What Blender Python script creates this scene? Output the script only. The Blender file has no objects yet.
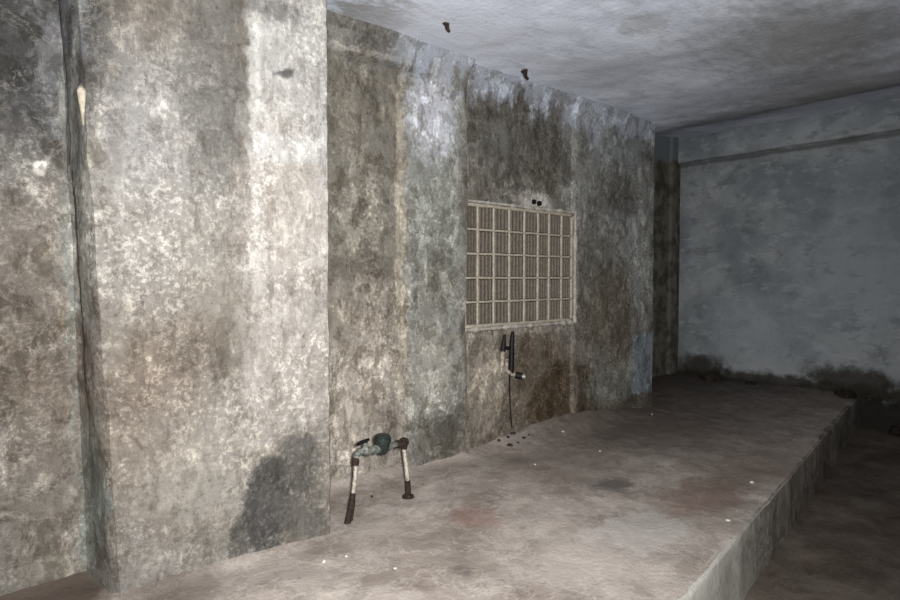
import bpy, bmesh, math, random
from mathutils import Vector, noise

# ------------------------------------------------------------------ camera, world, light, exposure
C = bpy.context.scene.collection
cam_data = bpy.data.cameras.new('camera')
cam = bpy.data.objects.new('camera', cam_data)
C.objects.link(cam)
cam_data.sensor_width = 36.0
cam_data.lens = 24.0
cam_data.clip_start = 0.02
cam.location = (0, 0, 1.3)
cam.rotation_euler = (math.radians(90) - math.atan(22 / 600), 0, -math.atan2(.6536, .757))
bpy.context.scene.camera = cam

world = bpy.data.worlds.new('world')
bpy.context.scene.world = world
world.use_nodes = True
world.node_tree.nodes['Background'].inputs[0].default_value = (0.6, 0.75, 1.0, 1)
world.node_tree.nodes['Background'].inputs[1].default_value = 0.02

# the torch that lights the room: held just beside and above the camera
torch = bpy.data.lights.new('torch', 'SPOT')
torch.energy = 800
torch.color = (1.0, 0.99, 0.975)
torch.spot_size = math.radians(135)
torch.spot_blend = 1.0
torch.shadow_soft_size = 0.05
torch_o = bpy.data.objects.new('torch', torch)
C.objects.link(torch_o)
torch_o.location = (0.07, -0.06, 1.35)
aim = Vector((2.35, 3.0, 1.5)) - torch_o.location
torch_o.rotation_euler = aim.to_track_quat('-Z', 'Y').to_euler()

vs = bpy.context.scene.view_settings
vs.view_transform = 'Standard'
vs.look = 'None'
vs.exposure = 0.0
vs.gamma = 1.0
vs.use_curve_mapping = False

# stains, paint patches and painted shade: centre, half sizes (m on the surface), tone, strength, softness, raggedness, box
WALL_STAINS = [
   (0.31, 2.26, 0.25, 0.481, (66, 66, 68), 0.85, 0.5, 0.5, 0),
   (0.4, 2.21, 0.063, 0.248, (150, 150, 152), 0.6, 0.4, 2.6, 0),
   (0.31, 1.08, 0.17, 0.454, (112, 99, 86), 0.6, 0.6, 0.8, 0),
   (0.34, 1.75, 0.024, 0.028, (225, 220, 212), 0.9, 0.3, 0.3, 0),
   (0.33, 0.45, 0.209, 0.295, (138, 130, 120), 0.7, 0.6, 0.6, 0),
   (0.46, 1.5, 0.018, 0.383, (205, 200, 190), 0.75, 0.4, 0.9, 0),
   (0.49, 0.33, 0.026, 0.264, (190, 185, 180), 0.7, 0.4, 0.8, 0),
   (0.39, 0.09, 0.163, 0.06, (175, 170, 160), 0.6, 0.5, 0.8, 0),
   (0.7, 1.86, 0.171, 0.285, (178, 175, 172), 0.7, 0.7, 0.9, 0),
   (0.96, 2.12, 0.122, 0.477, (118, 116, 112), 0.65, 0.5, 0.7, 0),
   (0.83, 1.42, 0.326, 0.254, (185, 180, 172), 0.5, 0.8, 1.2, 0),
   (0.44, 1.4, 0.02, 0.999, (150, 152, 146), 0.7, 0.3, 0.5, 0),
   (0.49, 0.34, 0.028, 0.361, (150, 158, 150), 0.8, 0.3, 0.3, 0),
   (0.69, 0.79, 0.23, 0.291, (132, 116, 102), 0.6, 0.8, 0.9, 0),
   (0.92, 0.98, 0.138, 0.123, (112, 103, 92), 0.6, 0.6, 0.9, 0),
   (0.89, 0.46, 0.255, 0.264, (182, 176, 166), 0.6, 0.7, 0.9, 0),
   (1.31, 2.14, 0.204, 0.798, (216, 213, 208), 0.85, 0.1, 0.3, 1),
   (1.31, 1.05, 0.227, 0.529, (210, 204, 197), 0.65, 0.35, 0.9, 1),
   (1.14, 2.02, 0.028, 0.68, (238, 236, 230), 0.5, 0.5, 1.0, 0),
   (1.29, 1.72, 0.193, 0.331, (200, 188, 176), 0.5, 0.6, 1.2, 0),
   (1.31, 1.92, 0.185, 0.066, (232, 230, 226), 0.7, 0.4, 0.5, 1),
   (1.29, 2.27, 0.05, 0.018, (60, 58, 56), 0.8, 0.6, 1.2, 0),
   (1.24, 2.54, 0.148, 0.046, (80, 78, 74), 0.6, 0.6, 1.4, 0),
   (1.17, 0.23, 0.113, 0.219, (70, 70, 70), 0.85, 0.2, 0.7, 0),
   (1.34, 0.4, 0.127, 0.148, (88, 86, 82), 0.75, 0.3, 0.8, 0),
   (1.38, 0.13, 0.119, 0.13, (108, 105, 100), 0.75, 0.4, 0.7, 0),
   (1.04, 0.08, 0.056, 0.139, (92, 90, 87), 0.7, 0.4, 0.8, 0),
   (2.1, 2.04, 0.268, 0.691, (146, 140, 128), 0.8, 0.15, 0.3, 1),
   (2.03, 0.97, 0.323, 0.443, (176, 167, 154), 0.7, 0.5, 0.9, 0),
   (2.08, 0.45, 0.316, 0.483, (212, 202, 190), 0.75, 0.4, 1.0, 0),
   (2.1, 1.35, 0.226, 0.102, (92, 84, 74), 0.45, 0.5, 1.4, 0),
   (2.32, 0.35, 0.098, 0.202, (120, 112, 102), 0.6, 0.5, 0.9, 0),
   (2.02, 2.86, 0.431, 0.206, (128, 126, 122), 0.8, 0.4, 0.9, 1),
   (2.12, 2.69, 0.276, 0.014, (205, 198, 188), 0.55, 0.6, 0.9, 1),
   (2.64, 1.48, 0.241, 1.308, (172, 175, 168), 0.75, 0.12, 0.3, 1),
   (2.62, 2.43, 0.194, 0.311, (240, 242, 250), 1.0, 0.35, 0.8, 0),
   (2.49, 2.72, 0.169, 0.093, (120, 119, 116), 0.7, 0.5, 1.0, 0),
   (2.65, 1.25, 0.179, 0.208, (128, 122, 110), 0.6, 0.6, 1.0, 0),
   (2.61, 0.66, 0.196, 0.278, (200, 193, 183), 0.7, 0.6, 1.0, 0),
   (2.36, 1.54, 0.028, 1.119, (205, 196, 178), 0.75, 0.3, 0.7, 0),
   (2.67, 0.2, 0.219, 0.184, (92, 86, 76), 0.8, 0.5, 0.8, 0),
   (3.53, 2.46, 0.551, 0.543, (104, 101, 94), 0.8, 0.4, 0.6, 0),
   (3.32, 2.36, 0.109, 0.228, (150, 148, 142), 0.5, 0.5, 1.5, 0),
   (3.98, 2.25, 0.209, 0.233, (94, 88, 78), 0.6, 0.5, 1.4, 0),
   (2.96, 1.86, 0.024, 0.871, (175, 172, 164), 0.7, 0.3, 0.8, 0),
   (2.96, 0.77, 0.03, 0.739, (180, 172, 160), 0.7, 0.3, 0.9, 0),
   (3.59, 0.38, 0.593, 0.421, (120, 108, 92), 0.8, 0.3, 0.5, 1),
   (3.18, 0.48, 0.192, 0.291, (205, 195, 180), 0.8, 0.5, 1.3, 0),
   (3.05, 0.24, 0.103, 0.197, (150, 142, 130), 0.6, 0.5, 1.2, 0),
   (4.16, 0.2, 0.497, 0.385, (92, 76, 56), 0.85, 0.12, 0.25, 0),
   (4.68, 0.17, 0.532, 0.298, (92, 78, 60), 0.7, 0.3, 0.5, 0),
   (4.23, 0.4, 0.042, 0.53, (158, 150, 138), 0.6, 0.5, 1.1, 0),
   (4.26, 1.44, 0.07, 0.506, (185, 180, 168), 0.8, 0.4, 1.0, 0),
   (3.62, 0.88, 0.664, 0.032, (178, 170, 156), 0.8, 0.4, 1.1, 0),
   (3.73, 1.92, 0.208, 0.073, (235, 230, 222), 0.9, 0.5, 0.9, 0),
   (4.86, 2.01, 0.677, 1.104, (166, 169, 167), 0.7, 0.3, 0.6, 1),
   (4.53, 2.73, 0.119, 0.282, (200, 204, 212), 0.75, 0.4, 1.0, 0),
   (4.91, 2.58, 0.488, 0.24, (158, 162, 166), 0.6, 0.6, 0.8, 0),
   (4.94, 2.08, 0.362, 0.224, (104, 102, 96), 0.7, 0.5, 1.2, 0),
   (4.78, 1.0, 0.542, 0.463, (118, 108, 92), 0.8, 0.5, 0.9, 0),
   (4.53, 1.55, 0.27, 0.268, (122, 118, 108), 0.6, 0.5, 1.0, 0),
   (5.24, 1.47, 0.178, 0.682, (190, 192, 190), 0.7, 0.5, 1.2, 0),
   (4.45, 0.66, 0.237, 0.144, (150, 145, 136), 0.5, 0.5, 1.2, 0),
   (4.81, 0.3, 0.388, 0.189, (165, 168, 160), 0.7, 0.6, 0.8, 0),
   (5.32, 0.45, 0.182, 0.299, (152, 163, 172), 0.9, 0.06, 0.12, 1),
   (5.28, 0.08, 0.325, 0.08, (88, 80, 70), 0.7, 0.4, 0.6, 0),
]
CEILING_STAINS_SHADE = [
   (1.98, 3.02, 0.23, 0.27, (134, 132, 129), 0.9, 0.4, 1.3, 0),
   (2.55, 3.03, 0.542, 0.55, (222, 226, 238), 0.7, 0.8, 0.5, 0),
   (5.8, 1.69, 0.768, 0.593, (140, 137, 134), 0.7, 0.9, 0.5, 0),  # shade where the far ceiling turns from the torch, painted in
   (4.32, 1.48, 0.716, 0.542, (146, 148, 149), 0.85, 0.7, 0.6, 0),  # greys the ceiling towards its right side
   (3.3, 2.05, 0.138, 0.12, (150, 150, 148), 0.5, 0.5, 1.0, 0),
   (6.13, 2.68, 0.527, 0.455, (120, 128, 128), 0.6, 0.6, 0.6, 0),  # painted shade band in front of the far beam
   (3.88, 2.75, 0.402, 0.348, (185, 190, 200), 0.5, 0.6, 0.8, 0),
]
FLOOR_STAINS_SHADE = [
   (2.19, 2.36, 0.129, 0.14, (146, 112, 100), 0.5, 0.7, 1.0, 0),
   (2.27, 1.64, 0.28, 0.241, (200, 190, 182), 0.6, 0.7, 0.7, 0),
   (3.24, 2.58, 0.458, 0.38, (132, 120, 110), 0.5, 0.7, 0.8, 0),
   (3.42, 1.69, 0.373, 0.186, (118, 94, 82), 0.6, 0.5, 0.9, 0),
   (2.76, 1.67, 0.266, 0.177, (196, 190, 184), 0.6, 0.15, 0.8, 1),
   (3.22, 2.15, 0.141, 0.095, (88, 84, 82), 0.7, 0.5, 0.8, 0),
   (1.74, 1.95, 0.054, 0.06, (96, 90, 86), 0.6, 0.5, 0.8, 0),
   (7.71, 3.84, 2.766, 1.384, (76, 66, 58), 0.9, 0.8, 0.5, 0),  # far floor darkened in colour for the torch falloff
   (4.83, 2.89, 1.152, 0.774, (98, 87, 78), 0.8, 0.8, 0.6, 0),  # painted falloff continues towards the back of the platform
   (4.32, 1.71, 0.68, 0.273, (120, 104, 92), 0.5, 0.6, 0.7, 0),
   (3.56, 3.32, 0.09, 0.083, (70, 60, 54), 0.7, 0.6, 1.0, 0),
   (0.75, 2.59, 0.19, 0.163, (96, 88, 82), 0.6, 0.5, 0.5, 0),
   (0.3, 2.92, 0.245, 0.311, (84, 72, 63), 0.9, 0.3, 0.3, 0),
]


# ------------------------------------------------------------------ materials
def lin(c, k=1.0):
    o = []
    for v in c:
        v = v / 255.0
        o.append(k * (v / 12.92 if v <= 0.04045 else ((v + 0.055) / 1.055) ** 2.4))
    return (o[0], o[1], o[2], 1.0)

def blob_group():
    """mask of one stain or painted shade patch: a soft, ragged ellipse (or rounded rectangle) on a surface"""
    g = bpy.data.node_groups.new('stain_shade_mask', 'ShaderNodeTree')
    for n, t in (('P', 'NodeSocketVector'), ('Centre', 'NodeSocketVector'), ('InvRadius', 'NodeSocketVector'),
                 ('Soft', 'NodeSocketFloat'), ('Ragged', 'NodeSocketFloat'), ('Noise', 'NodeSocketFloat'),
                 ('Box', 'NodeSocketFloat'), ('Strength', 'NodeSocketFloat')):
        g.interface.new_socket(n, in_out='INPUT', socket_type=t)
    g.interface.new_socket('Mask', in_out='OUTPUT', socket_type='NodeSocketFloat')
    N, L = g.nodes, g.links
    i = N.new('NodeGroupInput'); o = N.new('NodeGroupOutput')
    def vm(op, a, b=None):
        n = N.new('ShaderNodeVectorMath'); n.operation = op
        L.new(a, n.inputs[0])
        if b is not None: L.new(b, n.inputs[1])
        return n
    def mm(op, a, b, c=None):
        n = N.new('ShaderNodeMath'); n.operation = op
        for k, v in enumerate((a, b, c)):
            if v is None: continue
            if isinstance(v, (int, float)): n.inputs[k].default_value = v
            else: L.new(v, n.inputs[k])
        return n.outputs[0]
    d = vm('SUBTRACT', i.outputs['P'], i.outputs['Centre'])
    s = vm('MULTIPLY', d.outputs[0], i.outputs['InvRadius'])
    ab = vm('ABSOLUTE', s.outputs[0])
    ln = vm('LENGTH', s.outputs[0]).outputs['Value']
    sep = N.new('ShaderNodeSeparateXYZ'); L.new(ab.outputs[0], sep.inputs[0])
    mx = mm('MAXIMUM', sep.outputs[0], sep.outputs[1])
    mx = mm('MAXIMUM', mx, sep.outputs[2])
    dif = mm('SUBTRACT', mx, ln)
    r = mm('MULTIPLY_ADD', dif, i.outputs['Box'], ln)
    nz = mm('SUBTRACT', i.outputs['Noise'], 0.5)
    r = mm('MULTIPLY_ADD', nz, i.outputs['Ragged'], r)
    mr = N.new('ShaderNodeMapRange'); mr.interpolation_type = 'SMOOTHSTEP'
    L.new(r, mr.inputs['Value'])
    L.new(mm('ADD', 1.0, i.outputs['Soft']), mr.inputs['From Min'])
    L.new(mm('SUBTRACT', 1.0, i.outputs['Soft']), mr.inputs['From Max'])
    mr.inputs['To Min'].default_value = 0.0
    mr.inputs['To Max'].default_value = 1.0
    L.new(mm('MULTIPLY', mr.outputs[0], i.outputs['Strength']), o.inputs[0])
    return g
BLOB = blob_group()

class Mat:
    def __init__(s, name, rough=0.9, spec=0.2):
        s.m = bpy.data.materials.new(name); s.m.use_nodes = True
        s.N = s.m.node_tree.nodes; s.L = s.m.node_tree.links
        s.b = s.N['Principled BSDF']
        s.b.inputs['Roughness'].default_value = rough
        s.b.inputs['Specular IOR Level'].default_value = spec
        tc = s.N.new('ShaderNodeTexCoord'); s.P = tc.outputs['Object']
    def math(s, op, a, b=0.0, c=None, clamp=False):
        n = s.N.new('ShaderNodeMath'); n.operation = op; n.use_clamp = clamp
        for k, v in enumerate((a, b, c)):
            if v is None: continue
            if isinstance(v, (int, float)): n.inputs[k].default_value = v
            else: s.L.new(v, n.inputs[k])
        return n.outputs[0]
    def scale(s, P, v):
        n = s.N.new('ShaderNodeVectorMath'); n.operation = 'MULTIPLY'
        s.L.new(P, n.inputs[0]); n.inputs[1].default_value = v
        return n.outputs[0]
    def noise(s, scale, detail=4, rough=0.55, dist=0.0, P=None, off=0.0, out='Fac'):
        n = s.N.new('ShaderNodeTexNoise')
        P = P or s.P
        if off:
            a = s.N.new('ShaderNodeVectorMath'); a.operation = 'ADD'
            s.L.new(P, a.inputs[0]); a.inputs[1].default_value = (off, off * 1.7, off * .6)
            P = a.outputs[0]
        s.L.new(P, n.inputs['Vector'])
        n.inputs['Scale'].default_value = scale; n.inputs['Detail'].default_value = detail
        n.inputs['Roughness'].default_value = rough; n.inputs['Distortion'].default_value = dist
        return n.outputs[out]
    def voronoi(s, scale, feature='F1', P=None):
        n = s.N.new('ShaderNodeTexVoronoi'); n.feature = feature
        s.L.new(P or s.P, n.inputs['Vector']); n.inputs['Scale'].default_value = scale
        return n.outputs['Distance']
    def ramp(s, v, a, b, lo=0.0, hi=1.0):
        n = s.N.new('ShaderNodeMapRange'); n.interpolation_type = 'SMOOTHSTEP'
        s.L.new(v, n.inputs['Value'])
        n.inputs['From Min'].default_value = a; n.inputs['From Max'].default_value = b
        n.inputs['To Min'].default_value = lo; n.inputs['To Max'].default_value = hi
        return n.outputs[0]
    def mix(s, f, a, b, mode='MIX'):
        n = s.N.new('ShaderNodeMix'); n.data_type = 'RGBA'; n.blend_type = mode
        for k, v in ((0, f), (6, a), (7, b)):
            if isinstance(v, (int, float)): n.inputs[k].default_value = v
            elif isinstance(v, tuple): n.inputs[k].default_value = v
            else: s.L.new(v, n.inputs[k])
        return n.outputs[2]
    def warp(s, P, amt, scale):
        c = s.noise(scale, 3, .6, P=P, out='Color')
        a = s.N.new('ShaderNodeVectorMath'); a.operation = 'SUBTRACT'
        s.L.new(c, a.inputs[0]); a.inputs[1].default_value = (.5, .5, .5)
        b = s.N.new('ShaderNodeVectorMath'); b.operation = 'SCALE'
        s.L.new(a.outputs[0], b.inputs[0]); b.inputs['Scale'].default_value = amt
        d = s.N.new('ShaderNodeVectorMath'); d.operation = 'ADD'
        s.L.new(P, d.inputs[0]); s.L.new(b.outputs[0], d.inputs[1])
        return d.outputs[0]
    def flat(s, keep):
        return s.scale(s.P, keep)
    def stains(s, col, items, Pf, nz, axes, k=1.0):
        for (u, v, ru, rv, c, st, soft, rag, box) in items:
            g = s.N.new('ShaderNodeGroup'); g.node_tree = BLOB
            s.L.new(Pf, g.inputs['P']); s.L.new(nz, g.inputs['Noise'])
            ce = [0, 0, 0]; ir = [0, 0, 0]
            ce[axes[0]] = u; ce[axes[1]] = v; ir[axes[0]] = 1 / ru; ir[axes[1]] = 1 / rv
            g.inputs['Centre'].default_value = ce; g.inputs['InvRadius'].default_value = ir
            g.inputs['Soft'].default_value = soft; g.inputs['Ragged'].default_value = rag * 2.2
            g.inputs['Box'].default_value = box; g.inputs['Strength'].default_value = st
            col = s.mix(g.outputs[0], col, lin(c, k))
        return col
    def finish(s, col, height=None, bump=0.5, dist=0.01, rough=None):
        if isinstance(col, tuple): s.b.inputs['Base Color'].default_value = col
        else: s.L.new(col, s.b.inputs['Base Color'])
        if height is not None:
            n = s.N.new('ShaderNodeBump'); n.inputs['Strength'].default_value = bump
            n.inputs['Distance'].default_value = dist
            s.L.new(height, n.inputs['Height']); s.L.new(n.outputs[0], s.b.inputs['Normal'])
        if rough is not None: s.L.new(rough, s.b.inputs['Roughness'])
        return s.m

KW = 0.62     # reflectance of the sooty wall against its own tone
def wall_material(xa, xb):
    s = Mat('peeling_concrete')
    items = [q for q in WALL_STAINS if q[0] + q[2] * 1.5 > xa and q[0] - q[2] * 1.5 < xb]
    Pf = s.warp(s.warp(s.flat((1, 0, 1)), .10, 4.0), .03, 22)
    big = s.noise(1.6, 5, .6); mid = s.noise(6, 6, .65, off=3); rag = s.noise(14, 6, .7, off=7)
    fine = s.noise(42, 8, .78, dist=.25, off=11)
    tiny = s.noise(120, 4, .7, dist=.5, off=17)
    col = s.mix(s.ramp(big, .35, .65), lin((142, 134, 123), KW), lin((160, 156, 150), KW))
    col = s.mix(s.ramp(mid, .52, .72, 0, .55), col, lin((112, 104, 94), KW))
    col = s.stains(col, items, Pf, rag, (0, 2), KW)
    vst = s.noise(8, 8, .78, P=s.scale(s.P, (1.5, 1, .65)), off=41)
    col = s.mix(s.ramp(vst, .52, .60, 0, .75), col, s.mix(1.0, col, (.62, .60, .57, 1), 'MULTIPLY'))
    col = s.mix(s.ramp(vst, .47, .39, 0, .75), col, s.mix(1.0, col, (1.42, 1.42, 1.40, 1), 'MULTIPLY'))
    # paint washed down from the ceiling along the head of the wall, in drips
    dr = s.math('MULTIPLY_ADD', s.noise(5, 6, .7, P=s.scale(s.P, (2.0, 1, .5)), off=5), .6, s.math('MULTIPLY', s.noise(4.5, 6, .7, off=31), .5))
    sep = s.N.new('ShaderNodeSeparateXYZ'); s.L.new(s.P, sep.inputs[0])
    edge = s.math('MULTIPLY_ADD', dr, -1.1, sep.outputs[2])
    top = s.ramp(edge, 1.98, 2.14, 0, .85)
    east = s.ramp(sep.outputs[0], 2.1, 2.5)
    col = s.mix(s.math('MULTIPLY', top, east), col, lin((168, 174, 185)))
    # sharp-edged losses and patches of newer lime
    amt = s.math('ADD', s.ramp(sep.outputs[0], 1.54, 1.56, .0, .6), s.ramp(sep.outputs[0], .54, .52, .4, 1.0), clamp=True)
    b1 = s.noise(6.5, 9, .64, P=s.scale(s.P, (1.15, 1, .8)), dist=.5, off=51)
    b2 = s.noise(7.5, 9, .62, P=s.scale(s.P, (1.1, 1, .85)), dist=.4, off=61)
    b3 = s.noise(4.0, 9, .66, dist=.6, off=71)
    col = s.mix(s.math('MULTIPLY', amt, s.ramp(b2, .535, .555, 0, .75)), col, s.mix(1.0, col, (.60, .57, .53, 1), 'MULTIPLY'))
    col = s.mix(s.math('MULTIPLY', amt, s.ramp(b1, .55, .575, 0, .75)), col, s.mix(1.0, col, (1.6, 1.62, 1.62, 1), 'MULTIPLY'))
    vn = s.ramp(s.math('ABSOLUTE', s.math('SUBTRACT', b3, .5)), .010, .002, 0, .28)
    col = s.mix(s.math('MULTIPLY', amt, vn), col, lin((205, 200, 190), KW))
    # peeling: pale flakes and dark scars
    fl = s.ramp(s.math('MULTIPLY_ADD', s.math('SUBTRACT', rag, .5), .35, fine), .52, .57)
    zone = s.ramp(s.noise(2.3, 4, .6, off=23), .36, .6, .12, .8)
    lowfade = s.ramp(sep.outputs[2], 2.9, 1.3, .45, 1.0)
    fl = s.math('MULTIPLY', s.math('MULTIPLY', fl, zone), lowfade)
    light = s.mix(1.0, col, (1.95, 1.93, 1.90, 1), 'MULTIPLY')
    col = s.mix(fl, col, light)
    sc = s.ramp(s.math('MULTIPLY_ADD', s.math('SUBTRACT', mid, .5), .35, fine), .45, .39)
    col = s.mix(s.math('MULTIPLY', sc, s.ramp(mid, .35, .6, .25, .75)), col, s.mix(1.0, col, (.46, .44, .41, 1), 'MULTIPLY'))
    col = s.mix(s.ramp(tiny, .58, .74, 0, .55), col, s.mix(1.0, col, (1.5, 1.48, 1.45, 1), 'MULTIPLY'))
    col = s.mix(s.ramp(tiny, .40, .28, 0, .6), col, s.mix(1.0, col, (.55, .54, .52, 1), 'MULTIPLY'))
    h = s.math('MULTIPLY_ADD', fine, 1.0, s.math('MULTIPLY', tiny, .4))
    h = s.math('MULTIPLY_ADD', mid, 1.2, h)
    return s.finish(col, h, .8, .014)

def ceiling_material():
    s = Mat('whitewashed_ceiling')
    Pf = s.warp(s.flat((1, 1, 0)), .25, 2.5)
    rag = s.noise(9, 5, .65, P=s.scale(s.P, (1, 1.6, 1)), off=4)
    big = s.noise(1.3, 4, .6, off=2)
    col = s.mix(s.ramp(big, .35, .65), lin((204, 211, 226)), lin((226, 232, 246)))
    str_ = s.noise(5, 6, .65, P=s.scale(s.P, (1.0, 2.2, 1)), off=9)
    col = s.mix(s.ramp(str_, .5, .72, 0, .5), col, lin((166, 170, 176)))
    col = s.stains(col, CEILING_STAINS_SHADE, Pf, rag, (0, 1), 1.0)
    fl = s.noise(30, 4, .6, off=6)
    col = s.mix(s.ramp(fl, .60, .70, 0, .3), col, lin((225, 228, 234)))
    col = s.mix(s.ramp(fl, .36, .28, 0, .4), col, lin((120, 122, 124)))
    return s.finish(col, s.math('MULTIPLY_ADD', str_, 1.0, fl), .4, .012)

def floor_material(name, base, alt, dark, stains, k=1.0, spec=.25):
    s = Mat(name, .8, spec)
    Pf = s.warp(s.flat((1, 1, 0)), .16, 4.5)
    rag = s.noise(12, 6, .7, off=3)
    big = s.noise(1.9, 6, .62, off=1); mid = s.noise(7, 6, .68, off=8); fine = s.noise(45, 4, .65, dist=.4)
    col = s.mix(s.ramp(big, .38, .62), lin(base, k), lin(alt, k))
    col = s.mix(s.ramp(mid, .54, .70, 0, .6), col, lin(dark, k))
    # scuffs of pale lime
    p1 = s.noise(3.4, 9, .62, dist=.5, off=33)
    col = s.mix(s.ramp(p1, .53, .545, 0, .5), col, s.mix(1.0, col, (.72, .69, .66, 1), 'MULTIPLY'))
    col = s.mix(s.ramp(p1, .455, .442, 0, .5), col, s.mix(1.0, col, (1.28, 1.28, 1.28, 1), 'MULTIPLY'))
    scf = s.noise(4.2, 7, .72, dist=.3, off=13)
    col = s.mix(s.ramp(s.math('ABSOLUTE', s.math('SUBTRACT', scf, .5)), .02, .004, 0, .35), col, lin((215, 208, 200), k) if k > 0 and base[0] > 120 else lin((112, 104, 96)))
    col = s.stains(col, stains, Pf, rag, (0, 1), k)
    col = s.mix(s.ramp(fine, .60, .74, 0, .4), col, s.mix(1.0, col, (1.4, 1.38, 1.35, 1), 'MULTIPLY'))
    col = s.mix(s.ramp(fine, .40, .28, 0, .5), col, s.mix(1.0, col, (.6, .58, .56, 1), 'MULTIPLY'))
    h = s.math('MULTIPLY_ADD', fine, .4, mid)
    return s.finish(col, h, .7, .014, s.ramp(mid, .3, .7, .55, .9))

def far_wall_material():
    s = Mat('grey_limewash')
    Pf = s.warp(s.flat((0, 1, 1)), .05, 5)
    rag = s.noise(7, 6, .7, off=3)
    big = s.noise(.9, 6, .62, off=1); mid = s.noise(3.4, 6, .66, P=s.scale(s.P, (1, 1, 1.8)), off=8)
    fine = s.noise(26, 4, .6)
    col = s.mix(s.ramp(big, .36, .64), lin((128, 134, 138)), lin((170, 175, 179)))
    col = s.mix(s.ramp(mid, .53, .66, 0, .6), col, lin((108, 114, 117)))
    col = s.mix(s.ramp(s.noise(5, 8, .7, P=s.scale(s.P, (1, .8, 1.6)), off=27), .53, .60, 0, .4), col, lin((186, 190, 194)))
    col = s.mix(s.ramp(fine, .60, .72, 0, .5), col, lin((120, 128, 132)))
    col = s.stains(col, FAR_STAINS_SHADE, Pf, rag, (1, 2), 1.0)
    return s.finish(col, s.math('MULTIPLY_ADD', fine, .5, mid), .5, .015)

def alcove_material():
    s = Mat('damp_dark_plaster')
    mid = s.noise(5, 6, .65); fine = s.noise(30, 4, .6)
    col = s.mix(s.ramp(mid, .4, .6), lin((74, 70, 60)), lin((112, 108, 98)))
    sep = s.N.new('ShaderNodeSeparateXYZ'); s.L.new(s.P, sep.inputs[0])
    e = s.math('MULTIPLY_ADD', mid, .3, sep.outputs[2])
    col = s.mix(s.ramp(e, 3.0, 3.04), col, lin((112, 118, 121)))
    col = s.mix(s.ramp(fine, .6, .72, 0, .4), col, lin((150, 148, 140)))
    return s.finish(col, mid, .5, .01)

def simple(name, a, b, scale=40, rough=.8, metal=0.0, k=1.0, c=None, bump=.4):
    s = Mat(name, rough, .3)
    n = s.noise(scale, 5, .65)
    col = s.mix(s.ramp(n, .38, .62), lin(a, k), lin(b, k))
    if c: col = s.mix(s.ramp(s.noise(scale * .6, 5, .7, off=5), .55, .65), col, lin(c, k))
    s.b.inputs['Metallic'].default_value = metal
    return s.finish(col, n, bump, .003)

FAR_STAINS_SHADE = [
    (1.0, 2.83, 6.0, .028, (88, 90, 88), .75, .6, .4, 1),  # shade under the beam overhang, painted as a dark strip
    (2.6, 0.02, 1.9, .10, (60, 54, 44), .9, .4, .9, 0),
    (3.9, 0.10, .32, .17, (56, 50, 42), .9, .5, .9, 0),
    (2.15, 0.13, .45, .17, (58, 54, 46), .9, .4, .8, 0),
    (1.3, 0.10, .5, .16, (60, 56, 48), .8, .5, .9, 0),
    (3.55, 1.75, .16, .18, (128, 136, 140), .6, .6, .9, 0),
    (2.0, 1.7, .6, .8, (146, 154, 160), .5, .7, .8, 0),
    (3.1, 0.75, .7, .35, (170, 176, 181), .5, .8, .8, 0),
    (1.0, -.24, 4.0, .25, (34, 30, 26), .95, .3, .5, 1),  # darkens the wall foot below platform level
]
WALL_CUTS = [-9, .50, 1.0, 1.558, 2.41, 2.95, 3.6, 4.23, 9]
M_WALLS = [wall_material(a, b) for a, b in zip(WALL_CUTS[:-1], WALL_CUTS[1:])]
M_WALL = M_WALLS[0]
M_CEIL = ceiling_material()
M_PLAT = floor_material('worn_screed', (176, 166, 157), (154, 143, 134), (126, 114, 104), FLOOR_STAINS_SHADE, .92)
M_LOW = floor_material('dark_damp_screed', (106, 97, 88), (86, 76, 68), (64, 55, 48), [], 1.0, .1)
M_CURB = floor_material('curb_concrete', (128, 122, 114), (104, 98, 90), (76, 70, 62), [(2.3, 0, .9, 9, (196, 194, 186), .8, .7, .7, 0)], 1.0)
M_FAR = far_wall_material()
M_ALC = alcove_material()
M_BLOCK = simple('ribbed_block', (128, 119, 104), (98, 90, 77), 60, .5, k=KW * .9)
M_MORTAR = simple('grid_mortar', (204, 195, 178), (176, 165, 147), 50, k=KW * 1.2)
M_PLASTER = simple('lime_plaster', (205, 200, 190), (170, 165, 154), 30, k=.75)
M_PIPE = simple('painted_pipe', (186, 178, 166), (136, 126, 114), 60, .5, c=(88, 72, 60))
M_RUST = simple('rusted_iron', (52, 41, 34), (26, 21, 18), 90, .85, c=(78, 60, 48))
M_TEAL = simple('verdigris_brass', (116, 117, 110), (74, 78, 74), 70, .6, c=(150, 150, 142))
M_METER = simple('dark_green_cap', (46, 54, 51), (28, 34, 32), 70, .45)
M_BLACK = simple('black_iron', (22, 20, 18), (12, 11, 10), 70, .6)
M_SILVER = simple('grey_zinc', (170, 166, 158), (120, 114, 106), 70, .4, metal=.4)
M_CHIP = simple('pale_chip', (215, 209, 200), (180, 172, 162), 50)
M_DIRT = simple('wet_dirt', (58, 49, 40), (34, 29, 24), 25)
M_CRUMB = simple('dark_crumb', (70, 58, 50), (40, 34, 30), 60)
M_OCHRE = simple('old_mastic', (196, 188, 168), (160, 150, 130), 40, k=.8)

# ------------------------------------------------------------------ mesh helpers
def fbm(x, y, z, s, o=4):
    return noise.fractal(Vector((x * s, y * s, z * s)), 1.0, 2.0, o)

def link(name, verts, faces, mat, parent=None, smooth=True):
    me = bpy.data.meshes.new(name)
    me.from_pydata(verts, [], faces)
    me.update()
    if smooth:
        me.polygons.foreach_set('use_smooth', [True] * len(me.polygons))
    me.materials.append(mat)
    o = bpy.data.objects.new(name, me)
    C.objects.link(o)
    if parent: o.parent = parent
    return o

def grid_faces(nu, nv):
    return [(i * nv + j, (i + 1) * nv + j, (i + 1) * nv + j + 1, i * nv + j + 1) for i in range(nu - 1) for j in range(nv - 1)]

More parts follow.
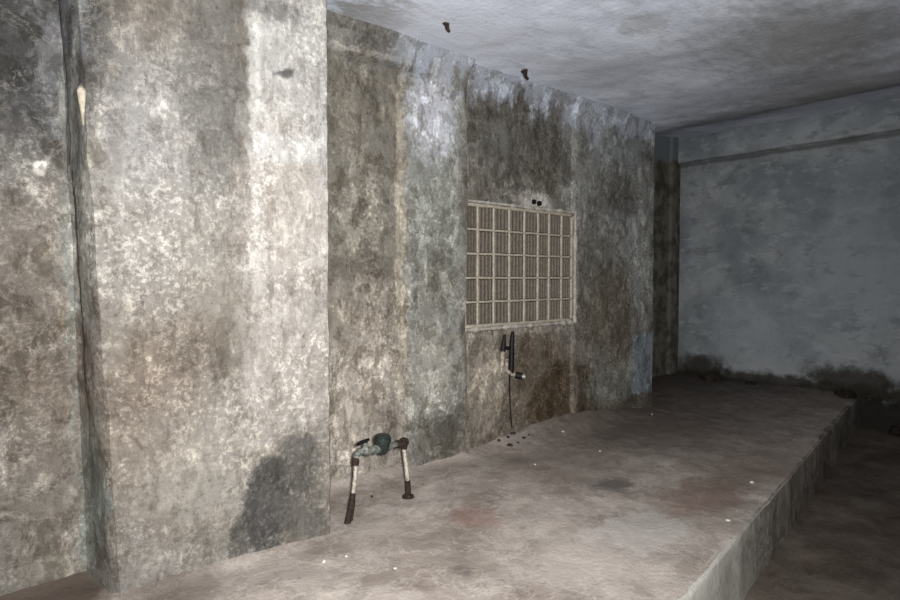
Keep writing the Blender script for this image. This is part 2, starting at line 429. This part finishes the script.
class MB:
    def __init__(s): s.v = []; s.f = []
    def box(s, x0, x1, y0, y1, z0, z1, jit=0.0, rnd=None):
        b = len(s.v)
        for x in (x0, x1):
            for y in (y0, y1):
                for z in (z0, z1):
                    j = (lambda: rnd.uniform(-jit, jit)) if jit else (lambda: 0)
                    s.v.append((x + j(), y + j(), z + j()))
        s.f += [tuple(b + k for k in q) for q in ((0, 1, 3, 2), (4, 6, 7, 5), (0, 4, 5, 1), (2, 3, 7, 6), (0, 2, 6, 4), (1, 5, 7, 3))]
    def tube(s, pts, rad, n=14, cap=True):
        pts = [Vector(p) for p in pts]
        if not isinstance(rad, (list, tuple)): rad = [rad] * len(pts)
        b = len(s.v); ref = None
        for i, p in enumerate(pts):
            t = (pts[min(i + 1, len(pts) - 1)] - pts[max(i - 1, 0)]).normalized()
            if ref is None:
                ref = Vector((0, 0, 1)) if abs(t.z) < .9 else Vector((1, 0, 0))
            a = (ref - t * ref.dot(t)).normalized(); c = t.cross(a); ref = a
            for k in range(n):
                th = 2 * math.pi * k / n
                s.v.append(tuple(p + (a * math.cos(th) + c * math.sin(th)) * rad[i]))
        for i in range(len(pts) - 1):
            for k in range(n):
                s.f.append((b + i * n + k, b + i * n + (k + 1) % n, b + (i + 1) * n + (k + 1) % n, b + (i + 1) * n + k))
        if cap:
            s.f.append(tuple(b + k for k in reversed(range(n))))
            e = b + (len(pts) - 1) * n
            s.f.append(tuple(e + k for k in range(n)))
    def build(s, name, mat, parent=None, smooth=False, origin=None):
        v = s.v
        if origin is not None:
            v = [(a[0] - origin[0], a[1] - origin[1], a[2] - origin[2]) for a in v]
        o = link(name, v, s.f, mat, parent, smooth)
        if origin is not None and parent is None: o.location = origin
        if not smooth:
            o.data.set_sharp_from_angle(angle=math.radians(35)) if hasattr(o.data, 'set_sharp_from_angle') else None
            o.data.polygons.foreach_set('use_smooth', [True] * len(o.data.polygons))
            if hasattr(o.data, 'set_sharp_from_angle'): o.data.set_sharp_from_angle(angle=math.radians(35))
        return o

def structure(o): o['kind'] = 'structure'; return o
def tag(o, label, cat, group=None):
    o['label'] = label; o['category'] = cat
    if group: o['group'] = group
    return o
def empty(name, loc, label, cat, group=None):
    o = bpy.data.objects.new(name, None); C.objects.link(o); o.location = loc
    o.empty_display_size = .1
    return tag(o, label, cat, group)

# ------------------------------------------------------------------ the setting
ZC = 2.84
def ceil_z(x, y):
    t = min(max((x - 5.6) / 1.9, 0), 1); t = t * t * (3 - 2 * t)
    return ZC + .34 * t + .018 * fbm(x, y, 3.1, 1.3) + .006 * fbm(x, y, 7, 6)

def sample_path(pts, step):
    out = []
    for (a, b) in zip(pts[:-1], pts[1:]):
        L = math.dist(a, b); n = max(1, int(L / step))
        for k in range(n): out.append((a[0] + (b[0] - a[0]) * k / n, a[1] + (b[1] - a[1]) * k / n))
    out.append(pts[-1]); return out

def wall_sheet(name, plan, z0, z1, step, mat, amp=.012, lean=None, recess=None, ztop=None, zb=None):
    P = sample_path(plan, step); nz = int((z1 - z0) / step) + 1
    V = []
    for i, (x, y) in enumerate(P):
        a = P[max(i - 1, 0)]; b = P[min(i + 1, len(P) - 1)]
        tx, ty = b[0] - a[0], b[1] - a[1]; l = math.hypot(tx, ty) or 1
        nx, ny = ty / l, -tx / l
        for j in range(nz):
            z = z0 + (z1 - z0) * j / (nz - 1)
            d = amp * fbm(x, y, z, 1.7) + amp * .35 * fbm(x + 9, y, z, 9)
            xx = x + (lean(x, z) if lean else 0)
            yy = y
            if recess: yy += recess(xx, z)
            V.append((xx + nx * d, yy + ny * d, z))
    return link(name, V, grid_faces(len(P), nz), mat)

GX0, GX1, GZ0, GZ1 = 2.955, 4.235, 0.925, 1.855
def front_recess(x, z):
    d = 0
    if 1.56 < x < 2.40:                       # the niche stops below its lintel
        t = min(max((z - 2.64 - .02 * fbm(x, 0, 0, 4)) / .035, 0), 1); d -= .07 * t
    if GX0 - .005 < x < GX1 + .005 and GZ0 - .005 < z < GZ1 + .005: d += .06
    if x > 1.56:                              # hand-worked cove into the ceiling
        t = min(max((z - 2.62) / .24, 0), 1); d -= .09 * t * t * min(max((5.45 - x) / .9, 0), 1)
    return d
def lean(x, z):
    return .02 - .045 * z if .3 < x < .75 and True else 0
def lean_soft(x, z):
    w = max(0, 1 - abs(x - .54) / .25)
    return (.008 - (.028 if x < .5 else .045) * z + .012 * fbm(0, 0, z, 3)) * w

def x_edge(x, z): return 0
main_plan = [(-3.0, 3.0), (.478, 2.985), (.492, 2.95), (.522, 2.73), (.545, 2.69), (1.0, 2.68), (1.508, 2.68), (1.518, 2.69), (1.55, 3.24), (1.60, 3.255),
             (2.37, 3.25), (2.395, 3.215), (2.43, 3.205), (2.925, 3.205), (2.945, 3.225), (2.955, 3.26), (4.20, 3.26), (4.225, 3.235), (5.49, 3.23), (5.50, 3.24), (5.50, 4.2)]
wf = structure(wall_sheet('wall_front', main_plan, -.40, 3.0, .025, M_WALL, .014, lean_soft, front_recess))
wf.data.set_sharp_from_angle(angle=math.radians(42))
for m_ in M_WALLS[1:]: wf.data.materials.append(m_)
for p in wf.data.polygons:
    x = p.center.x
    p.material_index = max(k for k in range(len(M_WALLS)) if x > WALL_CUTS[k])
structure(wall_sheet('wall_alcove', [(5.46, 4.2), (7.86, 4.2)], -.1, 3.35, .05, M_ALC, .012))
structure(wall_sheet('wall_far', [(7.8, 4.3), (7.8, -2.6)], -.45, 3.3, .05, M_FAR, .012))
structure(wall_sheet('wall_near', [(7.9, -2.5), (-3.1, -2.5)], -.45, 3.35, .1, M_FAR, .012))
structure(wall_sheet('wall_left', [(-3.0, -2.6), (-3.0, 3.1)], -.45, 3.1, .1, M_FAR, .012))

# ceiling
xs = [-3.1 + .05 * i for i in range(int(11.1 / .05))]; ys = [-2.6 + .05 * i for i in range(int(7.0 / .05))]
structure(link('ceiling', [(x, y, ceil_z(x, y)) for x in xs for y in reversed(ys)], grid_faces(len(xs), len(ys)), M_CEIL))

# beam along the head of the far wall
mb = MB(); ny = 60
prof = [(7.84, 2.855), (7.715, 2.855), (7.705, 2.875), (7.72, 3.30), (7.84, 3.30)]
V = []
for i in range(ny):
    y = 4.25 - i * 6.8 / (ny - 1)
    w = .012 * fbm(0, y, 0, 2)
    for (x, z) in prof: V.append((x + w * .6, y, z + w))
structure(link('trim_1', V, grid_faces(ny, len(prof)), M_FAR))

# platform (raised screed) with its mound of mortar along the foot of the wall
def curb_y(x): return 1.18 + (x - 2.27) * .158 + .012 * fbm(x, 0, 0, 2.5)
def wall_y(x):
    if x < .53: return 2.99
    if x < 1.54: return 2.68
    if x < 5.5: return 3.25
    return 4.2
def plat_z(x, y):
    z = .012 * fbm(x, y, 0, 1.2) + .004 * fbm(x, y, 0, 7)
    d = 3.25 - y
    if 2.3 < x < 5.5:
        m = max(0, 1 - abs(x - 4.15) / 1.5); m = m * m * (3 - 2 * m)
        t = max(0, 1 - max(d, 0) / .34)
        z += .125 * m * t * t * (1 + .15 * fbm(x, y, 2, 4))
    if 1.5 < x < 2.95:
        t = max(0, 1 - max(d, 0) / .12); z += .05 * t * t
    if x < 1.6:
        t = max(0, 1 - max(wall_y(x) - y, 0) / .10); z += .025 * t * t * min(max((1.5 - x) / .3, 0), 1)
    return z
V = []; xs = [-3.05 + .04 * i for i in range(int(10.9 / .04) + 1)]; NV = 80
for x in xs:
    y1 = wall_y(x) + .08; y0 = curb_y(x)
    y1 = 4.25 if x > 5.42 else (3.34 if x > 1.5 else 3.05)
    for j in range(NV):
        t = j / (NV - 1); y = y0 + (y1 - y0) * t
        z = plat_z(x, y)
        if j == 0: z -= .012; 
        V.append((x, y, z))
structure(link('floor_platform', V, grid_faces(len(xs), NV), M_PLAT))
V = []
prof = [(.035, .0), (.006, -.006), (0, -.02), (-.004, -.12), (-.008, -.24), (-.012, -.40)]
for x in xs:
    for (dy, dz) in prof:
        V.append((x, curb_y(x) + dy + .006 * fbm(x, dz * 3, 5, 5), plat_z(x, curb_y(x)) + dz))
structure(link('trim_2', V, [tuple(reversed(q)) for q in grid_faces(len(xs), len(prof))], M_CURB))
V = []; ys2 = [-2.6 + .06 * i for i in range(int(4.9 / .06))]
xs2 = [-3.1 + .06 * i for i in range(int(11.0 / .06))]
for x in xs2:
    for y in ys2: V.append((x, y, -.35 + .02 * fbm(x, y, 4, 1.4) + .006 * fbm(x, y, 4, 8)))
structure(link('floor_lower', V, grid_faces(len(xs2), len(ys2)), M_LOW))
# flat post in the alcove corner
mb = MB(); mb.box(7.50, 7.64, 4.15, 4.22, -.02, 3.26)
structure(mb.build('trim_3', M_ALC))

# ------------------------------------------------------------------ ribbed block panel
rnd = random.Random(4)
COLS = [2.962, 3.092, 3.261, 3.432, 3.606, 3.771, 3.911, 4.075, 4.213]
ROWS = [.94 + k * (1.842 - .94) / 5 for k in range(6)]
PY = 3.255
panel = empty('ribbed_block_panel', (3.59, PY, .93), 'grid of ribbed beige blocks in pale mortar filling an old window opening', 'block panel')
def loc(v): return [(a[0] - 3.59, a[1] - PY, a[2] - .93) for a in v]
for c in range(8):
    for r in range(5):
        x0, x1 = COLS[c] + .008, COLS[c + 1] - .008; z0, z1 = ROWS[r] + .008, ROWS[r + 1] - .008
        w = x1 - x0; n = 33; nr = 4
        V = []; F = []
        zz = [z0, z0 + .006, z1 - .006, z1]
        dep = rnd.uniform(-.003, .003)
        for i in range(n):
            t = i / (n - 1); ph = (t * nr) % 1.0
            rib = max(0.0, math.sin(math.pi * ph)) ** .7
            y = PY + .036 + dep - .030 * rib
            if i in (0, n - 1): y = PY + .034
            for k, z in enumerate(zz):
                V.append((x0 + w * t, y if k in (1, 2) else PY + .036, z))
        F = grid_faces(n, 4)
        # closed back
        b = len(V)
        for (x, z) in ((x0, z0), (x1, z0), (x1, z1), (x0, z1)): V.append((x, PY + .05, z))
        F.append((b, b + 1, b + 2, b + 3))
        F.append(tuple([i * 4 for i in range(n)][::-1] + [b, b + 1])[::-1])
        F.append(tuple([i * 4 + 3 for i in range(n)] + [b + 2, b + 3]))
        link('block', loc(V), F, M_BLOCK, panel, smooth=False)
mb = MB()
def wavy_bar(mb, a, b, r, horizontal):
    n = 24; pts = []; rad = []
    for i in range(n + 1):
        t = i / n; p = [a[k] + (b[k] - a[k]) * t for k in range(3)]
        j = .0025 * fbm(p[0] * 3, p[2] * 3, 1 if horizontal else 5, 3)
        if horizontal: p[2] += j
        else: p[0] += j
        pts.append(p); rad.append(r * (1 + .22 * fbm(p[0], p[2], 8, 12)))
    mb.tube(pts, rad, 8)
for i, x in enumerate(COLS):
    wavy_bar(mb, (x, PY + .012, ROWS[0] - .01), (x, PY + .012, ROWS[-1] + .01), .0105 if 0 < i < 8 else .013, False)
for i, z in enumerate(ROWS):
    wavy_bar(mb, (COLS[0] - .01, PY + .010, z), (COLS[-1] + .01, PY + .010, z), .0095 if 0 < i < 5 else .014, True)
mb.v = loc(mb.v); mb.build('mortar_grid', M_MORTAR, panel, True)
# ragged plaster lip round the panel
def lip(pa, pb, w, seed):
    m = MB(); n = 70; pts = []; rad = []
    for i in range(n + 1):
        t = i / n; p = [pa[k] + (pb[k] - pa[k]) * t for k in range(3)]
        f = abs(fbm(p[0] + seed, p[2], seed, 7)); pts.append(p); rad.append(w * (.5 + 1.3 * f))
    m.tube(pts, rad, 7); m.v = loc(m.v); return m
for (a, b, w, s_) in (((2.94, PY + .012, .90), (2.94, PY + .012, 1.88), .017, 1), ((4.245, PY - .004, .88), (4.245, PY - .004, 1.88), .018, 2),
                      ((2.94, PY + .006, .915), (4.24, PY + .006, .915), .02, 3), ((2.95, PY + .006, 1.868), (4.24, PY + .006, 1.868), .018, 4)):
    lip(a, b, w, s_).build('plaster_lip', M_PLASTER, panel, True)

# ------------------------------------------------------------------ water meter on two risers
ox, oy = 1.70, 2.80
wm = empty('water_meter', (ox, oy, 0), 'dark capped water meter on two pale rusty pipes rising from the floor', 'water meter')
def part(mb, name, mat, parent, smooth=False, base=(ox, oy, 0)):
    mb.v = [(a[0] - base[0], a[1] - base[1], a[2] - base[2]) for a in mb.v]
    return mb.build(name, mat, parent, smooth)
m = MB(); m.tube([(1.700, 2.772, .13), (1.725, 2.79, .22), (1.735, 2.80, .30)], .0115); riser = part(m, 'riser_pipe', M_PIPE, wm)
m = MB(); m.tube([(1.640, 2.735, -.02), (1.648, 2.74, .012), (1.668, 2.752, .05), (1.686, 2.763, .085), (1.701, 2.773, .135)], [.024, .017, .016, .018, .014]); 
m.tube([(1.668, 2.752, -.02), (1.676, 2.748, .02), (1.694, 2.758, .075)], [.012, .009, .008])
part(m, 'rusted_foot', M_RUST, wm)
m = MB(); m.tube([(2.112, 2.83, .09), (2.105, 2.84, .20), (2.098, 2.85, .30)], .0125); part(m, 'riser_pipe', M_PIPE, wm)
m = MB(); m.tube([(2.112, 2.828, -.02), (2.112, 2.828, .006), (2.113, 2.828, .010), (2.113, 2.829, .02), (2.112, 2.83, .10)], [.038, .036, .034, .018, .0165]); part(m, 'rusted_foot', M_RUST, wm)
# left elbow and stop cock
m = MB(); m.tube([(1.732, 2.798, .275), (1.736, 2.80, .30), (1.737, 2.80, .318)], [.019, .02, .017]); part(m, 'pipe_union', M_RUST, wm)
m = MB(); m.tube([(1.737, 2.80, .31), (1.742, 2.80, .335), (1.765, 2.803, .345), (1.80, 2.806, .340)], [.017, .02, .02, .018])
m.tube([(1.79, 2.806, .325), (1.80, 2.806, .345), (1.805, 2.806, .385)], [.014, .022, .012])
m.tube([(1.80, 2.806, .338), (1.815, 2.808, .335), (1.84, 2.81, .332), (1.86, 2.812, .334), (1.90, 2.816, .332)], [.022, .027, .020, .026, .022])
part(m, 'stop_valve', M_TEAL, wm)
m = MB(); m.tube([(1.745, 2.795, .388), (1.77, 2.80, .394), (1.825, 2.806, .400)], [.010, .012, .009], 8); m.tube([(1.803, 2.806, .375), (1.804, 2.806, .402)], .011, 8)
part(m, 'valve_handle', M_BLACK, wm)
m = MB(); m.tube([(1.925, 2.82, .295), (1.925, 2.82, .305), (1.925, 2.82, .33), (1.925, 2.82, .375), (1.925, 2.82, .392), (1.925, 2.82, .398)], [.020, .030, .040, .050, .050, .043], 24)
mt = part(m, 'meter_body', M_METER, wm)
m = MB(); m.tube([(1.925, 2.82, .396), (1.925, 2.82, .403), (1.925, 2.82, .409)], [.044, .044, .034], 24); part(m, 'meter_cap', M_METER, wm)
m = MB(); m.tube([(1.955, 2.826, .332), (1.99, 2.83, .330), (2.0, 2.832, .330), (2.035, 2.836, .328)], [.024, .024, .016, .016]); part(m, 'outlet_pipe', M_TEAL, wm)
m = MB(); m.tube([(2.03, 2.838, .326), (2.045, 2.84, .326), (2.075, 2.845, .325), (2.098, 2.85, .322), (2.100, 2.85, .300), (2.099, 2.85, .285)], [.019, .024, .022, .025, .021, .019]); part(m, 'pipe_elbow', M_RUST, wm)
m = MB(); m.tube([(2.098, 2.862, .325), (2.10, 2.835, .325)], [.029, .029], 12); part(m, 'flange', M_RUST, wm)

# ------------------------------------------------------------------ broken tap pipework on the wall
b0 = (3.38, 3.22, .55)
wp = empty('wall_tap_pipes', b0, 'broken black and pale pipe stubs with a tap below the ribbed block panel', 'wall pipes')
m = MB(); m.tube([(3.405, 3.215, .56), (3.408, 3.212, .70), (3.41, 3.212, .80), (3.418, 3.213, .86), (3.424, 3.214, .885)], [.022, .021, .019, .016, .010]); part(m, 'vertical_pipe', M_BLACK, wp, base=b0)
m = MB(); m.tube([(3.318, 3.22, .735), (3.322, 3.218, .78), (3.328, 3.218, .82), (3.338, 3.218, .865)], [.020, .021, .014, .013]); part(m, 'pipe_stub', M_BLACK, wp, base=b0)
m = MB(); m.tube([(3.33, 3.22, .765), (3.37, 3.215, .755), (3.41, 3.214, .765)], [.013, .014, .013]); part(m, 'cross_pipe', M_BLACK, wp, base=b0)
m = MB(); m.tube([(3.318, 3.222, .74), (3.316, 3.222, .66), (3.308, 3.225, .575)], [.017, .015, .013]); part(m, 'pale_pipe', M_PIPE, wp, base=b0)
m = MB(); m.tube([(3.365, 3.222, .67), (3.362, 3.222, .585), (3.40, 3.21, .555), (3.45, 3.195, .54)], [.013, .014, .016, .016]); part(m, 'bent_pipe', M_PIPE, wp, base=b0)
m = MB(); m.tube([(3.440, 3.20, .542), (3.462, 3.17, .536), (3.472, 3.155, .534)], [.026, .028, .026]); part(m, 'tap_collar', M_BLACK, wp, base=b0)
m = MB(); m.tube([(3.465, 3.162, .535), (3.488, 3.145, .53), (3.492, 3.14, .53)], [.019, .021, .012]); part(m, 'tap_nozzle', M_SILVER, wp, base=b0)
m = MB(); m.tube([(3.41, 3.235, .56), (3.418, 3.243, .45), (3.43, 3.247, .30), (3.445, 3.242, .12)], [.007, .006, .005, .005], 8); part(m, 'rust_streak', M_BLACK, wp, base=b0)  # thin black tube standing in for the rust streak on the wall

# ------------------------------------------------------------------ bolts, holes, drips
def hook(x, y, z, name, label, r=.012, L=.05, dx=.03):
    m = MB(); m.tube([(x, y, z + .03), (x, y, z - L * .5), (x + dx * .4, y, z - L * .8), (x + dx, y - .004, z - L)], [r * 1.6, r * 1.3, r, r * .8], 8)
    m.tube([(x - .012, y, z + .012), (x, y, z - .004)], [r * 2.4, r * 2], 8)
    return tag(m.build(name, M_RUST, origin=(x, y, z)), label, 'hook')
hook(3.37, 2.83 + .22, 2.83, 'ceiling_hook', 'small dark rusty hook stub in the ceiling just above the block panel wall')
hook(2.385, 2.79, 2.83, 'ceiling_hook', 'small rusty hook stub in the pale ceiling nearest the camera', .010, .045, .02)
for (x, z, lb) in ((3.700, 1.915, 'left one of two small dark anchor holes above the block panel'), (3.768, 1.908, 'right one of two small dark anchor holes above the block panel')):
    m = MB(); m.tube([(x, 3.262, z), (x, 3.238, z), (x, 3.236, z), (x, 3.262, z)], [.022, .020, .012, .010], 12, cap=False)
    m.tube([(x, 3.252, z), (x, 3.246, z)], [.0135, .013], 12)
    tag(m.build('anchor_sleeve', M_BLACK, origin=(x, 3.25, z)), lb, 'wall anchor')
m = MB(); m.tube([(.452, 2.715, 2.05), (.454, 2.70, 2.02), (.456, 2.70, 1.98), (.458, 2.70, 1.93), (.460, 2.705, 1.89)], [.006, .016, .013, .008, .004], 9)
for i, v in enumerate(m.v):
    j = .004 * fbm(v[0], v[1], v[2], 30); m.v[i] = (v[0] + j, v[1] + j, v[2])
tag(m.build('plaster_drip', M_OCHRE, None, True, origin=(.46, 2.68, 1.95)), 'cream blob of plaster running down the groove at the left of the thick pier', 'plaster drip')

# ------------------------------------------------------------------ loose bits on the floor
def lump(name, loc_, size, mat, label, cat, group=None, seed=0, flat=.6, sub=1):
    bm = bmesh.new(); bmesh.ops.create_icosphere(bm, subdivisions=sub + 1, radius=1.0)
    r = random.Random(seed)
    for v in bm.verts:
        k = 1 + .35 * noise.noise(v.co * 1.4 + Vector((seed * 3.1, 0, 0))) + .18 * noise.noise(v.co * 4.2 + Vector((seed * 1.7, 3, 0)))
        v.co = Vector((v.co.x * size * k, v.co.y * size * .75 * k, v.co.z * size * flat * k))
        v.co.z = max(v.co.z, -size * flat * .55)
    me = bpy.data.meshes.new(name); bm.to_mesh(me); bm.free(); me.materials.append(mat)
    o = bpy.data.objects.new(name, me); C.objects.link(o)
    o.location = (loc_[0], loc_[1], loc_[2] + size * flat * .5); o.rotation_euler = (0, 0, r.uniform(0, 6))
    return tag(o, label, cat, group)
CHIPS = [
    (3.904, 3.098, 0.014, 'white chip on the platform beyond the dark crumbs, out from the wall tap'),
    (5.146, 3.026, 0.012, 'white chip on the platform in front of the alcove corner'),
    (3.909, 1.595, 0.014, 'white chip near the right edge of the platform, halfway along the kerb'),
    (3.196, 1.424, 0.013, 'small pale chip beside the brown stain near the platform edge'),
    (3.146, 2.739, 0.01, 'tiny pale chip on the mid platform below the block panel'),
    (1.334, 2.431, 0.012, 'larger white flake lying on the platform in front of the pier corner'),
    (1.437, 2.409, 0.009, 'small white fleck just right of the flake by the pier corner'),
    (1.537, 2.156, 0.009, 'tiny white fleck on the platform in front of the water meter'),
    (1.949, 2.966, 0.012, 'dark rusty scrap on the floor between the two meter pipes'),
    (3.751, 2.629, 0.009, 'tiny pale fleck on the far platform under the grey wall corner'),
]
CRUMBS = [
    (3.421, 3.315),
    (3.386, 3.227),
    (3.459, 3.242),
    (3.403, 3.137),
    (3.503, 3.165),
    (3.315, 3.138),
    (3.578, 3.18),
    (3.292, 3.233),
]
MOUNDS = [
    (7.577, 3.612, 0.15, 'dark heap of wet dirt at the left foot of the far wall'),
    (7.59, 3.119, 0.07, 'low dark clod of dirt at the far wall, right of the left heap'),
    (7.599, 2.121, 0.13, 'dark heap of wet dirt where the platform edge meets the far wall'),
]
for i, (x, y, s, l) in enumerate(CHIPS):
    lump('plaster_chip' if 'rusty' not in l else 'rusty_scrap', (x, y, plat_z(x, y)), s, M_CHIP if 'rusty' not in l else M_CRUMB, l, 'chip' if 'rusty' not in l else 'scrap', None, i, .5)
for i, (x, y) in enumerate(CRUMBS):
    lump('dirt_crumb', (x, y, plat_z(x, y)), .013 + .006 * (i % 3), M_CRUMB, 'dark crumb in the small scatter below the wall tap', 'crumb', 'dark crumbs below the wall tap', 20 + i, .5)
for i, (x, y, s, l) in enumerate(MOUNDS):
    lump('dirt_heap', (x - .02, y, plat_z(x, y) - .01), s, M_DIRT, l, 'dirt heap', None, 40 + i, .45, 2)
lump('dirt_heap', (7.68, 1.62, -.36), .16, M_DIRT, 'dark heap of dirt on the lower floor at the far wall', 'dirt heap', None, 50, .5, 2)
